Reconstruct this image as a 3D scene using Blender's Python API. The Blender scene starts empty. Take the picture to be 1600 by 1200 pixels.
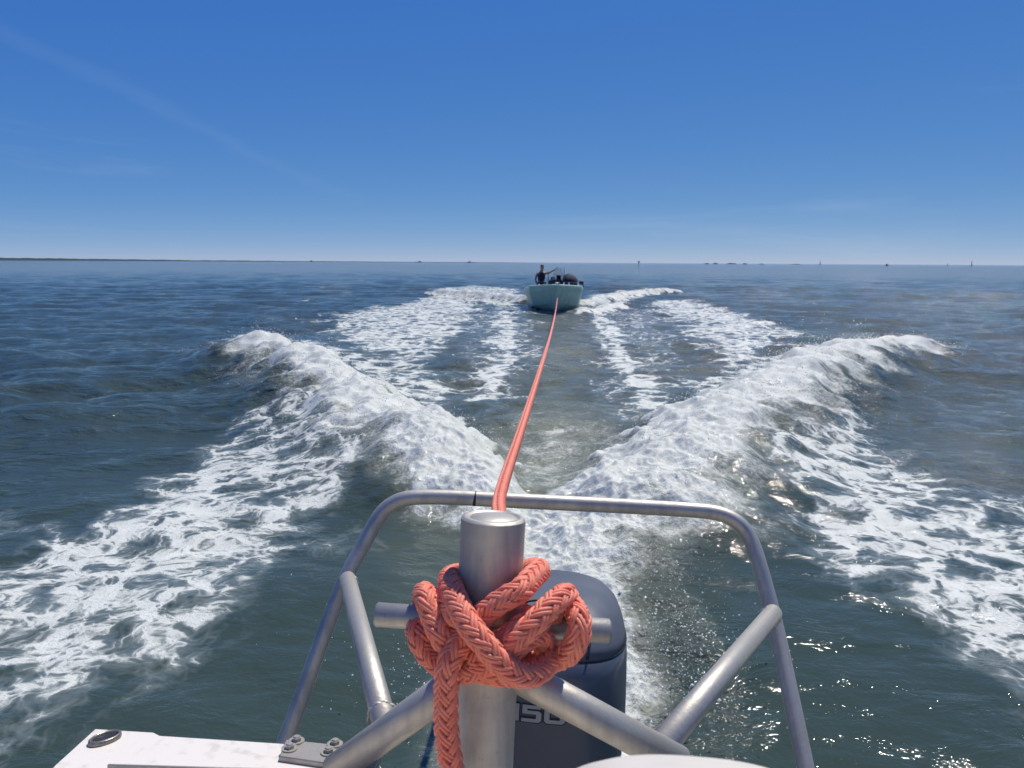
import bpy, bmesh, math, random
import numpy as np
from mathutils import Vector, Matrix
R = math.radians
random.seed(7)
rng = np.random.default_rng(11)
sc = bpy.context.scene
COL = sc.collection

# ---------------------------------------------------------------- camera
H = 2.0
F = 1201.0
PITCH, ROLL = R(9.0), R(0.33)
fwd = Vector((0, math.cos(PITCH), -math.sin(PITCH)))
r0 = Vector((1, 0, 0)); u0 = r0.cross(fwd)
rgt = r0 * math.cos(ROLL) + u0 * math.sin(ROLL)
upv = u0 * math.cos(ROLL) - r0 * math.sin(ROLL)
CAM = Vector((0, 0, H))
cd = bpy.data.cameras.new('camera'); cam = bpy.data.objects.new('camera', cd); COL.objects.link(cam)
M = Matrix((rgt, upv, -fwd)).transposed().to_4x4(); M.translation = CAM
cam.matrix_world = M
cd.sensor_width = 36; cd.lens = 36 * F / 1600
cd.clip_start = 0.05; cd.clip_end = 90000
cd.dof.use_dof = True; cd.dof.focus_distance = 2.0; cd.dof.aperture_fstop = 11
sc.camera = cam

# ---------------------------------------------------------------- sky, sun, exposure
SUN_AZ, SUN_EL = R(33), R(60)
w = bpy.data.worlds.new('World'); sc.world = w; w.use_nodes = True
nt = w.node_tree; bg = nt.nodes['Background']; SKY_ST = 0.13
def wn(typ): return nt.nodes.new(typ)
def wmath(op, a, b):
    q = wn('ShaderNodeMath'); q.operation = op
    for i_, v_ in enumerate((a, b)):
        if isinstance(v_, bpy.types.NodeSocket): nt.links.new(v_, q.inputs[i_])
        else: q.inputs[i_].default_value = v_
    return q.outputs[0]
sky = wn('ShaderNodeTexSky'); sky.sky_type = 'NISHITA'; sky.sun_disc = False
sky.sun_elevation = SUN_EL; sky.sun_rotation = SUN_AZ
sky.altitude = 6000; sky.air_density = 0.5; sky.dust_density = 0.0; sky.ozone_density = 5.0
# the camera's rendering of the blue: one response curve per channel for the whole sky
sep = wn('ShaderNodeSeparateColor'); nt.links.new(sky.outputs[0], sep.inputs[0]); comb = wn('ShaderNodeCombineColor')
chans = []
for ch_, (a_, g_) in enumerate(((.92, 1.05), (.575, .56), (.635, .15))):
    chans.append(wmath('MULTIPLY', wmath('POWER', wmath('MULTIPLY', sep.outputs[ch_], SKY_ST), g_), a_ / SKY_ST))
nt.links.new(wmath('MINIMUM', chans[0], wmath('MULTIPLY', chans[2], .85)), comb.inputs[0])
nt.links.new(wmath('MINIMUM', chans[1], wmath('MULTIPLY', chans[2], .93)), comb.inputs[1]); nt.links.new(chans[2], comb.inputs[2])
# thin veil of cirrus
tcw = wn('ShaderNodeTexCoord'); mp = wn('ShaderNodeMapping'); mp.inputs['Rotation'].default_value = (0.1, R(-24), R(20)); mp.inputs['Scale'].default_value = (1.2, 1.2, 9)
nt.links.new(tcw.outputs['Generated'], mp.inputs[0]); cz_ = wn('ShaderNodeTexNoise'); nt.links.new(mp.outputs[0], cz_.inputs['Vector'])
cz_.inputs['Scale'].default_value = 1.6; cz_.inputs['Detail'].default_value = 6; cz_.inputs['Roughness'].default_value = .6; cz_.inputs['Distortion'].default_value = .6
mr = wn('ShaderNodeMapRange'); mr.interpolation_type = 'SMOOTHSTEP'; nt.links.new(cz_.outputs[0], mr.inputs[0])
mr.inputs[1].default_value = .56; mr.inputs[2].default_value = .8; mr.inputs[3].default_value = 0; mr.inputs[4].default_value = .13
cmix = wn('ShaderNodeMix'); cmix.data_type = 'RGBA'; nt.links.new(mr.outputs[0], cmix.inputs[0]); nt.links.new(comb.outputs[0], cmix.inputs[6]); cmix.inputs[7].default_value = (4.6, 5.2, 5.8, 1)
# one long streak of it low in the left of the view
_sa, _sb = Vector((-.62, .76, .285)).normalized(), Vector((-.285, .95, .117)).normalized(); _sn = _sa.cross(_sb).normalized()
def wdot(vec, k=0):
    q = wn('ShaderNodeVectorMath'); q.operation = 'DOT_PRODUCT'; nt.links.new(tcw.outputs['Generated'], q.inputs[0]); q.inputs[1].default_value = vec; return q.outputs['Value']
def wss(x, a, b, lo, hi):
    q = wn('ShaderNodeMapRange'); q.interpolation_type = 'SMOOTHSTEP'; nt.links.new(x, q.inputs[0])
    for i_, v_ in enumerate((a, b, lo, hi)): q.inputs[i_ + 1].default_value = v_
    return q.outputs[0]
_st = wmath('ADD', wdot(_sn), wmath('MULTIPLY', wmath('SUBTRACT', cz_.outputs[0], .5), .05))
_sm = wmath('MULTIPLY', wss(wmath('ABSOLUTE', _st, 0), .0, .014, .028, 0), wss(wdot((_sa + _sb).normalized()), .93, .985, 0, 1))
cm2 = wn('ShaderNodeMix'); cm2.data_type = 'RGBA'; nt.links.new(_sm, cm2.inputs[0]); nt.links.new(cmix.outputs[2], cm2.inputs[6]); cm2.inputs[7].default_value = (4.6, 5.2, 5.8, 1)
nt.links.new(cm2.outputs[2], bg.inputs[0]); bg.inputs[1].default_value = SKY_ST
sl = bpy.data.lights.new('sun', 'SUN'); sl.energy = 4.6; sl.angle = R(0.55); sl.color = (1.0, 0.95, 0.86)
sun = bpy.data.objects.new('sun', sl); COL.objects.link(sun)
SD = Vector((math.sin(SUN_AZ) * math.cos(SUN_EL), math.cos(SUN_AZ) * math.cos(SUN_EL), math.sin(SUN_EL)))
sun.rotation_euler = (-SD).to_track_quat('-Z', 'Y').to_euler()
vs = sc.view_settings; vs.view_transform = 'Standard'; vs.look = 'None'; vs.gamma = 1; vs.use_curve_mapping = False
vs.exposure = 0.0
sc.cycles.max_bounces = 8

# ---------------------------------------------------------------- helpers: pixels of the 1600x1200 photograph to places
def ray(px, py):
    return fwd + rgt * ((px - 800) / F) - upv * ((py - 600) / F)
def P(px, py, d):
    return CAM + ray(px, py) * d
def W(px, py, z=0.0):
    r = ray(px, py); return CAM + r * ((z - H) / r.z)
def onplane(px, py, p0, n):
    r = ray(px, py); return CAM + r * ((p0 - CAM).dot(n) / r.dot(n))
# frame of the towing boat: heading away, squatting by the stern and heeled
YAW, TRIM, HEEL = R(3.3), R(6.5), R(2.2)
_A0 = Vector((math.sin(YAW), math.cos(YAW), 0)); _Z = Vector((0, 0, 1))
BA = _A0 * math.cos(TRIM) - _Z * math.sin(TRIM)
_U = _Z * math.cos(TRIM) + _A0 * math.sin(TRIM); _R = BA.cross(_U)
BU = _U * math.cos(HEEL) + _R * math.sin(HEEL); BR = _R * math.cos(HEEL) - _U * math.sin(HEEL)

# ---------------------------------------------------------------- helpers: objects
def tag(o, label=None, cat=None, group=None, kind=None):
    if label: o['label'] = label
    if cat: o['category'] = cat
    if group: o['group'] = group
    if kind: o['kind'] = kind
    return o
def empty(name, loc, rz=0.0):
    o = bpy.data.objects.new(name, None); COL.objects.link(o)
    o.location = loc; o.rotation_euler = (0, 0, rz); o.empty_display_size = 0.1
    return o
def mesh(name, verts, faces, mat, parent=None, smooth=True, local=False):
    """verts are world places unless local; the child keeps them there under its parent"""
    me = bpy.data.meshes.new(name)
    if parent is not None and not local:
        inv = wmat(parent).inverted()
        verts = [inv @ Vector(v) for v in verts]
    me.from_pydata([tuple(v) for v in verts], [], faces); me.update()
    if smooth: me.polygons.foreach_set('use_smooth', [True] * len(me.polygons))
    me.materials.append(mat)
    o = bpy.data.objects.new(name, me); COL.objects.link(o)
    if parent is not None: o.parent = parent
    return o
def wmat(o):
    m = Matrix.LocRotScale(o.location, o.rotation_euler, o.scale)
    return wmat(o.parent) @ m if o.parent else m
class MB:
    def __init__(s): s.v = []; s.f = []
    def add(s, v, f):
        n = len(s.v); s.v += [Vector(x) for x in v]; s.f += [tuple(i + n for i in q) for q in f]; return s
    def build(s, name, mat, parent=None, smooth=True, local=False): return mesh(name, s.v, s.f, mat, parent, smooth, local)
def frames(pts):
    pts = [Vector(p) for p in pts]; n = len(pts); T = []
    for i in range(n):
        t = pts[min(i + 1, n - 1)] - pts[max(i - 1, 0)]; T.append(t.normalized())
    a = T[0].orthogonal().normalized(); N = [a]
    for i in range(1, n):
        a = a - T[i] * a.dot(T[i]); a.normalize(); N.append(a)
    return pts, T, N, [T[i].cross(N[i]) for i in range(n)]
def tube_geo(pts, rad, sides=14, cap=True, bevel=0.0):
    pts, T, N, B = frames(pts)
    n = len(pts); rr = rad if isinstance(rad, (list, tuple)) else [rad] * n
    if bevel:
        pts = [pts[0]] + [pts[0] + T[0] * bevel] + pts[1:-1] + [pts[-1] - T[-1] * bevel, pts[-1]]
        rr = [rr[0] - bevel] + list(rr[:1]) + list(rr[1:-1]) + [rr[-1], rr[-1] - bevel]
        T = [T[0]] + T + [T[-1]]; N = [N[0]] + N + [N[-1]]; B = [B[0]] + B + [B[-1]]; n += 2
    v = []; f = []
    for i in range(n):
        for k in range(sides):
            a = 2 * math.pi * k / sides
            v.append(pts[i] + (N[i] * math.cos(a) + B[i] * math.sin(a)) * rr[i])
    for i in range(n - 1):
        for k in range(sides):
            k2 = (k + 1) % sides
            f.append((i * sides + k, i * sides + k2, (i + 1) * sides + k2, (i + 1) * sides + k))
    if cap:
        f.append(tuple(range(sides - 1, -1, -1))); f.append(tuple((n - 1) * sides + k for k in range(sides)))
    return v, f
def crom(pts, step):
    """Catmull-Rom through pts, resampled to an even step"""
    pts = [np.array(p, float) for p in pts]
    q = [2 * pts[0] - pts[1]] + pts + [2 * pts[-1] - pts[-2]]
    out = []
    for i in range(1, len(q) - 2):
        p0, p1, p2, p3 = q[i - 1:i + 3]
        for t in np.linspace(0, 1, 40, endpoint=False):
            out.append(0.5 * (2 * p1 + (p2 - p0) * t + (2 * p0 - 5 * p1 + 4 * p2 - p3) * t * t + (3 * p1 - p0 - 3 * p2 + p3) * t ** 3))
    out.append(pts[-1]); out = np.array(out)
    s = np.r_[0, np.cumsum(np.linalg.norm(np.diff(out, axis=0), axis=1))]
    k = max(2, int(s[-1] / step)); u = np.linspace(0, s[-1], k)
    return [Vector((np.interp(x, s, out[:, 0]), np.interp(x, s, out[:, 1]), np.interp(x, s, out[:, 2]))) for x in u]
def roundbox_geo(c, ax, ay, az, hx, hy, hz, b=0.01, seg=2):
    bm = bmesh.new(); bmesh.ops.create_cube(bm, size=2)
    for vv in bm.verts: vv.co = Vector((vv.co.x * hx, vv.co.y * hy, vv.co.z * hz))
    if b: bmesh.ops.bevel(bm, geom=bm.edges[:], offset=b, segments=seg, affect='EDGES', profile=0.5)
    bm.verts.ensure_lookup_table()
    v = [Vector(c) + ax * q.co.x + ay * q.co.y + az * q.co.z for q in bm.verts]
    f = [tuple(x.index for x in q.verts) for q in bm.faces]; bm.free(); return v, f
def prism_geo(top, n, thick, bev=0.004):
    """polygon (list of Vector, any order) given thickness along -n, its top edge softened"""
    c = sum(top, Vector()) / len(top); k = len(top)
    ins = [p + (c - p).normalized() * bev for p in top]
    v = ins + [p - n * bev for p in top] + [p - n * thick for p in top]
    f = [tuple(range(k))]
    for i in range(k):
        j = (i + 1) % k
        f += [(i, k + i, k + j, j), (k + i, 2 * k + i, 2 * k + j, k + j)]
    f.append(tuple(range(3 * k - 1, 2 * k - 1, -1)))
    return v, f

# ---------------------------------------------------------------- materials
class NG:
    def __init__(s, name):
        s.m = bpy.data.materials.new(name); s.m.use_nodes = True; s.t = s.m.node_tree
        s.b = s.t.nodes['Principled BSDF']; s.out = s.t.nodes['Material Output']
    def n(s, typ, **kw):
        q = s.t.nodes.new(typ)
        for k, v in kw.items():
            if k in q.inputs.keys(): s.set(q.inputs[k], v)
            else: setattr(q, k, v)
        return q
    def set(s, inp, v):
        if isinstance(v, bpy.types.NodeSocket): s.t.links.new(v, inp)
        else: inp.default_value = v
    def math(s, op, a, b=0.0, c=None, clamp=False):
        q = s.t.nodes.new('ShaderNodeMath'); q.operation = op; q.use_clamp = clamp
        s.set(q.inputs[0], a); s.set(q.inputs[1], b)
        if c is not None: s.set(q.inputs[2], c)
        return q.outputs[0]
    def vmul(s, v, sc_):
        q = s.t.nodes.new('ShaderNodeVectorMath'); q.operation = 'MULTIPLY'; s.set(q.inputs[0], v); q.inputs[1].default_value = sc_
        return q.outputs[0]
    def vadd(s, a, b):
        q = s.t.nodes.new('ShaderNodeVectorMath'); q.operation = 'ADD'; s.set(q.inputs[0], a); s.set(q.inputs[1], b); return q.outputs[0]
    def noise(s, vec, scale, detail=3, rough=0.55, dist=0.0):
        q = s.n('ShaderNodeTexNoise', Scale=scale, Detail=detail, Roughness=rough, Distortion=dist); s.set(q.inputs['Vector'], vec); return q
    def ss(s, x, a, b, lo=0.0, hi=1.0):
        q = s.t.nodes.new('ShaderNodeMapRange'); q.interpolation_type = 'SMOOTHSTEP'
        s.set(q.inputs[0], x); s.set(q.inputs[1], a); s.set(q.inputs[2], b); s.set(q.inputs[3], lo); s.set(q.inputs[4], hi); return q.outputs[0]
    def mix(s, fac, a, b):
        q = s.t.nodes.new('ShaderNodeMix'); q.data_type = 'RGBA'
        s.set(q.inputs[0], fac); s.set(q.inputs[6], a); s.set(q.inputs[7], b); return q.outputs[2]
    def attr(s, name): return s.n('ShaderNodeAttribute', attribute_name=name).outputs['Fac']
    def bump(s, h, dist, strength=1.0, nrm=None):
        q = s.n('ShaderNodeBump', Strength=strength, Distance=dist); s.set(q.inputs['Height'], h)
        if nrm is not None: s.set(q.inputs['Normal'], nrm)
        return q.outputs[0]
    def P(s, **kw):
        for k, v in kw.items(): s.set(s.b.inputs[k.replace('_', ' ')], v)
        return s
def C(r, g, b): return (r, g, b, 1)
def plain(name, col, rough=0.5, metal=0.0, var=0.25, scale=8, coat=0.0, bump=0.0, spec=0.5):
    g = NG(name); tc = g.n('ShaderNodeTexCoord').outputs['Object']
    nz = g.noise(tc, scale, 4, 0.6).outputs[0]
    f = g.ss(nz, 0.3, 0.7)
    c2 = C(*[x * (1 - var) for x in col]); g.P(Base_Color=g.mix(f, c2, C(*col)), Metallic=metal)
    g.P(Roughness=g.math('MULTIPLY_ADD', f, 0.12, rough - 0.06), Coat_Weight=coat, Specular_IOR_Level=spec)
    if bump: g.P(Normal=g.bump(g.noise(tc, scale * 12, 3).outputs[0], bump))
    return g.m

def metal_mat(name, base, rough):
    g = NG(name); tc = g.n('ShaderNodeTexCoord').outputs['Object']
    big = g.noise(tc, 9, 4, 0.65).outputs[0]; fine = g.noise(tc, 130, 3, 0.7).outputs[0]
    streak = g.noise(g.vmul(tc, (60, 60, 3)), 1.0, 4, 0.6).outputs[0]
    f = g.ss(g.math('ADD', g.math('MULTIPLY', big, 0.6), g.math('MULTIPLY', streak, 0.4)), 0.35, 0.62)
    col = g.mix(f, C(base * .76, base * .73, base * .66), C(base, base * .93, base * .80))
    spot = g.ss(fine, 0.66, 0.72)
    col = g.mix(g.math('MULTIPLY', spot, 0.5), col, C(.16, .14, .12))
    g.P(Base_Color=col, Metallic=0.6, Roughness=g.math('ADD', g.math('MULTIPLY_ADD', f, -0.16, rough + 0.1), g.math('MULTIPLY', fine, 0.1)))
    g.P(Normal=g.bump(g.math('ADD', g.math('MULTIPLY', fine, 0.5), streak), 0.0006))
    return g.m
M_ALU = metal_mat('weathered_aluminium', 0.50, 0.46)
M_POST = metal_mat('dull_aluminium', 0.52, 0.56)
M_PIN = metal_mat('worn_steel', 0.42, 0.4)
M_PLATE = metal_mat('plate_aluminium', 0.4, 0.45)

def gelcoat():
    g = NG('gelcoat_white'); tc = g.n('ShaderNodeTexCoord').outputs['Object']
    a = g.noise(tc, 6, 5, 0.6).outputs[0]; b = g.noise(tc, 40, 3, 0.6).outputs[0]
    d = g.ss(g.math('MULTIPLY', a, b), 0.27, 0.4)
    g.P(Base_Color=g.mix(g.math('MULTIPLY', d, 0.55), C(.72, .67, .59), C(.5, .45, .38)), Roughness=0.38, Coat_Weight=0.15)
    g.P(Normal=g.bump(b, 0.0004)); return g.m
M_GEL = gelcoat()
M_COAM = plain('cream_moulding', (.62, .58, .51), 0.5, var=.1, scale=10)
M_COWL = plain('cowl_paint', (.075, .088, .112), 0.36, 0.0, .2, 5, coat=0.35, bump=.0002)
M_LID = plain('cowl_lid_paint', (.085, .098, .125), 0.5, 0.0, .2, 5)
M_BLACK = plain('black_rubber', (.012, .013, .015), 0.55, var=.3)
M_SILVER = plain('silver_lettering', (.34, .35, .37), 0.4, 0.3, .12, 20)
M_DARKEDGE = plain('dark_outline', (.012, .014, .02), 0.5)
M_CHROME = plain('chrome', (.7, .7, .7), 0.12, 1.0, .1)

def rope_mat():
    g = NG('orange_rope'); tc = g.n('ShaderNodeTexCoord').outputs['Object']
    a = g.noise(tc, 25, 4, .6).outputs[0]; b = g.noise(tc, 420, 2, .6).outputs[0]
    f = g.ss(a, .35, .68)
    g.P(Base_Color=g.mix(g.math('MULTIPLY', g.ss(b, .35, .7), .4), g.mix(f, C(.80, .16, .085), C(.86, .22, .13)), C(.85, .33, .23)))
    g.P(Roughness=.55, Subsurface_Weight=.25, Subsurface_Scale=.012, Subsurface_Radius=(1.0, .35, .2), Sheen_Weight=.15)
    g.P(Normal=g.bump(b, .0006)); return g.m
M_ROPE = rope_mat()
M_MINT = plain('mint_paint', (.33, .50, .42), 0.4, var=.12, scale=3)
M_MINT2 = plain('pale_mint_rim', (.5, .7, .6), 0.35, var=.1, scale=5)
M_SKIFF_IN = plain('grey_deck', (.3, .32, .31), .6)
M_CANVAS = plain('navy_canvas', (.012, .018, .035), .75, var=.35, scale=6, bump=.01)
M_DARK = plain('dark_plastic', (.018, .02, .024), .45)
M_SKIN = plain('skin', (.42, .23, .16), .5, var=.15, scale=12)
M_VEST = plain('navy_vest', (.012, .017, .035), .8)
M_HAIR = plain('dark_hair', (.02, .015, .012), .6)
M_WHITE = plain('white_plastic', (.75, .75, .73), .35, var=.08)
M_BROWN = plain('tan_vinyl', (.22, .11, .075), .5)
M_TREE = plain('hazed_foliage', (.06, .085, .10), .9, var=.4, scale=.05)  # distance haze is mixed into this foliage colour
M_LAND = plain('far_shore', (.035, .06, .065), .95, var=.4, scale=.01)
M_SHIP = plain('hazed_hull_paint', (.16, .21, .27), .6)  # bluish haze of distance put into the hull colour
M_SAIL = plain('sail_cloth', (.25, .28, .3), .7)
def glass_mat():
    g = NG('tinted_acrylic')
    g.P(Base_Color=C(.8, .72, .72), Transmission_Weight=1.0, Roughness=.04, IOR=1.05); return g.m
M_GLASS = glass_mat()

# ================================================================ WATER
def hash2(ix, iy, seed):
    h = (ix.astype(np.int64) * 374761393 + iy.astype(np.int64) * 668265263 + seed * 1274126177) & 0xFFFFFFFF
    h = ((h ^ (h >> 13)) * 1274126177) & 0xFFFFFFFF
    return (h ^ (h >> 16)) & 1023
_ga = np.linspace(0, 2 * np.pi, 1024, endpoint=False); _gx = np.cos(_ga); _gy = np.sin(_ga)
def pn(x, y, seed=0):
    xi = np.floor(x); yi = np.floor(y); fx = x - xi; fy = y - yi
    u = fx * fx * fx * (fx * (fx * 6 - 15) + 10); v = fy * fy * fy * (fy * (fy * 6 - 15) + 10)
    def g(dx, dy):
        k = hash2(xi + dx, yi + dy, seed); return _gx[k] * (fx - dx) + _gy[k] * (fy - dy)
    a = g(0, 0); b = g(1, 0); c = g(0, 1); d = g(1, 1)
    return 1.5 * (a + u * (b - a) + v * (c - a) + u * v * (a - b - c + d))
def sst(x, a, b):
    t = np.clip((x - a) / (b - a), 0, 1); return t * t * (3 - 2 * t)

# rings about the boat's stern, finer where the water is near
rs = [0.7]
while rs[-1] < 45000:
    r = rs[-1]
    if r < 2.2: d = .06
    elif r < 70: d = max(.009, min(r * r / (H * 769) * .62, .0043 * r))
    elif r < 500: d = .011 * r
    else: d = .05 * r
    rs.append(r + d)
rs = np.array(rs)
th_f = np.linspace(R(-39), R(39), 860)
th_o = np.linspace(R(39), R(321), 90)[1:-1]
th = np.r_[th_f, th_o]
NT, NR = len(th), len(rs)
RR, TT = np.meshgrid(rs, th, indexing='ij')
X = (RR * np.sin(TT)).ravel(); Y = (RR * np.cos(TT)).ravel(); RAD = RR.ravel()
inside = np.abs(TT.ravel()) < R(40)
sp = np.maximum(np.gradient(rs)[:, None] * np.ones(NT)[None], RR * np.where(np.abs(TT) < R(39.1), R(78) / 860, R(3.2))).ravel()
def lod(lam): return sst(lam / sp, 2.0, 5.0)

def poly_world(pix, z=0.0): return np.array([W(px, py, z)[:2] for px, py in pix])
near = RAD < 75
nx, ny = X[near], Y[near]
wob = .35 * pn(nx * .9, ny * .9, 5) + .18 * pn(nx * 2.7, ny * 2.7, 6)
wob_s = wob * np.clip(RAD[near] / 9, .5, 2.0)
def sdist(poly, x, y):
    """signed distance to a polygon, positive inside"""
    d = np.full(x.shape, 1e9); ins = np.zeros(x.shape, bool); n = len(poly)
    for i in range(n):
        ax, ay = poly[i]; bx, by = poly[(i + 1) % n]; ex, ey = bx - ax, by - ay
        wx, wy = x - ax, y - ay; t = np.clip((wx * ex + wy * ey) / (ex * ex + ey * ey + 1e-9), 0, 1)
        d = np.minimum(d, (wx - ex * t) ** 2 + (wy - ey * t) ** 2)
        c = ((ay > y) != (by > y)) & (x < (bx - ax) * (y - ay) / (by - ay + 1e-12) + ax); ins ^= c
    return np.where(ins, 1, -1) * np.sqrt(d)
def area(pix, dens, fin, fout=None, wk=1.0):
    s = sdist(poly_world(pix), nx, ny) + wob_s * wk
    return dens * sst(s, -(fout if fout is not None else fin) , fin)
lace = np.zeros(nx.shape); churn = np.zeros(nx.shape); turb = np.zeros(nx.shape); Zn = np.zeros(nx.shape); calm = np.zeros(nx.shape)
# lacy foam thrown out by the towing boat's own bow
lace = np.maximum(lace, area([(440, 612), (520, 640), (600, 725), (565, 790), (480, 845), (410, 900), (395, 960), (310, 1005), (240, 1070), (130, 1140), (60, 1240), (-150, 1500), (-700, 1500), (-500, 1000), (-150, 905), (0, 868), (150, 795), (230, 745), (305, 705), (385, 650)], .80, .45, .35))
lace = np.maximum(lace, area([(-200, 830), (0, 800), (120, 806), (200, 830), (60, 838), (-200, 860)], .5, .2, .2))
lace = np.maximum(lace, area([(440, 850), (560, 780), (660, 830), (600, 870), (450, 880)], .42, .3, .2))
lace = np.maximum(lace, area([(1225, 690), (1330, 655), (1400, 690), (1480, 738), (1600, 778), (1800, 850), (2100, 1000), (2100, 1500), (1760, 1300), (1640, 1200), (1560, 1090), (1440, 1000), (1375, 950), (1290, 900), (1230, 850), (1215, 790), (1170, 740)], .80, .45, .35))
lace = np.maximum(lace, area([(1110, 760), (1220, 770), (1260, 860), (1180, 850)], .42, .3, .2))
# older foam inside the V
lace = np.maximum(lace, area([(505, 492), (600, 478), (690, 460), (770, 468), (750, 500), (700, 545), (660, 590), (560, 570), (500, 520)], .84, .9, .8, 1.2))
lace = np.maximum(lace, area([(430, 530), (560, 545), (720, 600), (690, 650), (560, 600)], .84, .5, .6))
lace = np.maximum(lace, area([(775, 480), (805, 490), (818, 555), (800, 610), (745, 645), (715, 625), (770, 555)], .92, .3, .35, .6))
lace = np.maximum(lace, area([(915, 485), (960, 500), (1005, 560), (1065, 640), (1010, 665), (965, 600)], .92, .3, .35, .6))
lace = np.maximum(lace, area([(1000, 470), (1090, 468), (1190, 498), (1275, 522), (1215, 560), (1130, 575), (1080, 540)], .84, .9, .8, 1.2))
lace = np.maximum(lace, area([(1050, 600), (1200, 550), (1340, 530), (1150, 640)], .84, .5, .6))
lace = np.maximum(lace, area([(700, 480), (1040, 480), (1150, 600), (1000, 760), (760, 760), (660, 600)], .60, 1.2, 1.0))
lace *= 1 - .72 * area([(845, 490), (905, 490), (915, 560), (945, 660), (930, 760), (770, 760), (800, 650), (835, 560)], 1.0, .35, .4)
# wash of the towed skiff
lace = np.maximum(lace, area([(665, 452), (740, 445), (822, 452), (825, 487), (760, 478), (690, 462)], .8, .9, .6, .5))
lace = np.maximum(lace, area([(905, 489), (910, 462), (1000, 450), (1058, 452), (985, 474)], .8, .9, .6, .5))
lace = np.maximum(lace, area([(730, 442), (800, 433), (835, 433), (830, 445)], .55, 2, 1.5, .5))
lace = np.maximum(lace, area([(915, 440), (1000, 432), (1050, 440), (960, 452)], .45, 3, 2, .5))
# propeller wash
churn = np.maximum(churn, area([(690, 715), (770, 650), (930, 650), (1060, 690), (1060, 800), (960, 905), (700, 810)], .36, 1.1, .5))
churn = np.maximum(churn, area([(835, 915), (700, 820), (725, 775), (850, 770), (985, 745), (1068, 790), (1035, 850), (970, 905), (945, 930)], 1.0, .5, .2))
churn = np.maximum(churn, area([(650, 1200), (690, 1120), (780, 950), (950, 930), (1030, 1080), (1060, 1200), (860, 1400)], 1.0, .25, .2))
turb = np.maximum(turb, area([(820, 500), (910, 500), (960, 640), (1090, 760), (960, 930), (700, 930), (640, 740), (760, 640)], 1.0, 1.4, .8))
turb = np.maximum(turb, area([(700, 490), (1020, 490), (1330, 560), (1000, 900), (700, 830), (420, 560)], .35, 1.4, .8))

def ridge(pts, w_in, w_out, dens, side, face0=-.45, face1=1.0):
    """pts: (px, py, z) along the crest; side = +1 when outside is to the right of the run"""
    global churn
    q = [W(*p[:3]) for p in pts]; zs = [p[2] for p in pts]; ws = [p[3] if len(p) > 3 else 1.0 for p in pts]
    best = np.full(nx.shape, 1e9); sd = np.zeros(nx.shape); zc = np.zeros(nx.shape); wc = np.ones(nx.shape)
    n = len(q)
    for i in range(n - 1):
        ax, ay = q[i].x, q[i].y; ex, ey = q[i + 1].x - ax, q[i + 1].y - ay; L = math.hypot(ex, ey)
        t0 = ((nx - ax) * ex + (ny - ay) * ey) / (L * L); t = np.clip(t0, 0, 1)
        dx, dy = nx - ax - ex * t, ny - ay - ey * t; d = dx * dx + dy * dy
        s = (dx * ey - dy * ex) / L
        m = d < best; best[m] = d[m]
        sd[m] = (np.sqrt(d) * np.sign(s) * side)[m]; zc[m] = (zs[i] + (zs[i + 1] - zs[i]) * t)[m]; wc[m] = (ws[i] + (ws[i + 1] - ws[i]) * t)[m]
    amp = 1 + .22 * pn(nx * 1.1, ny * 1.1, 21) + .15 * pn(nx * 2.6, ny * 2.6, 22)
    sd = sd / wc
    sdw = sd + .16 * pn(nx * 1.6, ny * 1.6, 23) + .10 * pn(nx * 4.1, ny * 4.1, 24)
    prof = np.where(sdw < 0, np.exp(-(sdw / w_in) ** 2), np.exp(-(np.abs(sdw) / w_out) ** 2.4))
    z = zc * prof * amp
    sdn = sd + .38 * pn(nx * .9, ny * .9, 31) + .3 * pn(nx * 2.3, ny * 2.3, 32) + .16 * pn(nx * 6, ny * 6, 33)
    fm = sst(sdn, -1.9 * w_in, .1 * w_in) * (1 - sst(sdn, w_out * face1, w_out * (face1 + .35)))
    grad_ = .4 + .6 * sst(sdn, -1.1 * w_in, .0)
    churn = np.maximum(churn, dens * fm * grad_ * np.clip(zc / .12, 0, 1))
    return z
Zn += ridge([(384, 532, .10), (398, 526, .42), (470, 548, .50), (560, 592, .46), (640, 645, .42), (695, 690, .36, .9), (728, 732, .26, .7), (748, 775, .12, .5)], 1.0, .62, .95, -1)
Zn += ridge([(1436, 540, .10), (1412, 526, .45), (1350, 532, .52), (1270, 562, .52), (1180, 605, .48), (1095, 662, .42), (1035, 715, .36, .9), (1000, 765, .26, .8), (965, 810, .12, .6)], 1.05, .8, .95, 1)
Zn += ridge([(668, 458, .08), (690, 452, .35), (760, 456, .35), (822, 462, .35)], .8, .5, .6, 1)
Zn += ridge([(1062, 455, .08), (1040, 450, .35), (980, 456, .3), (908, 470, .3)], .8, .5, .6, -1)
Zn += ridge([(975, 474, .05), (950, 477, .2), (905, 486, .2)], .5, .4, .8, -1)
for a, b, wd, z in [(508, 449, 10, .12), (482, 469, 9, .10), (1272, 475, 13, .16), (1085, 440, 20, .14), (1122, 436, 14, .14), (1250, 452, 22, .10)]:
    Zn += ridge([(a - wd, b, .02), (a - wd * .3, b - 2, z), (a + wd * .3, b - 2, z), (a + wd, b, .02)], .25, .22, .42, 1)
# slight hollow behind the transom and swell of the wash
hol = sst(sdist(poly_world([(700, 800), (900, 800), (1000, 1150), (620, 1150)]), nx, ny), -1.0, .8)
Zn -= .12 * hol
still = (1 - sst(RAD[near], 4.5, 12)) * (1 - area([(950, 830), (1080, 830), (1140, 1000), (1150, 1300), (960, 1300)], .8, .3, .3))
calm = np.maximum(np.maximum(sst(lace, .3, .9), hol * .5), still * 1.15)
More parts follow.
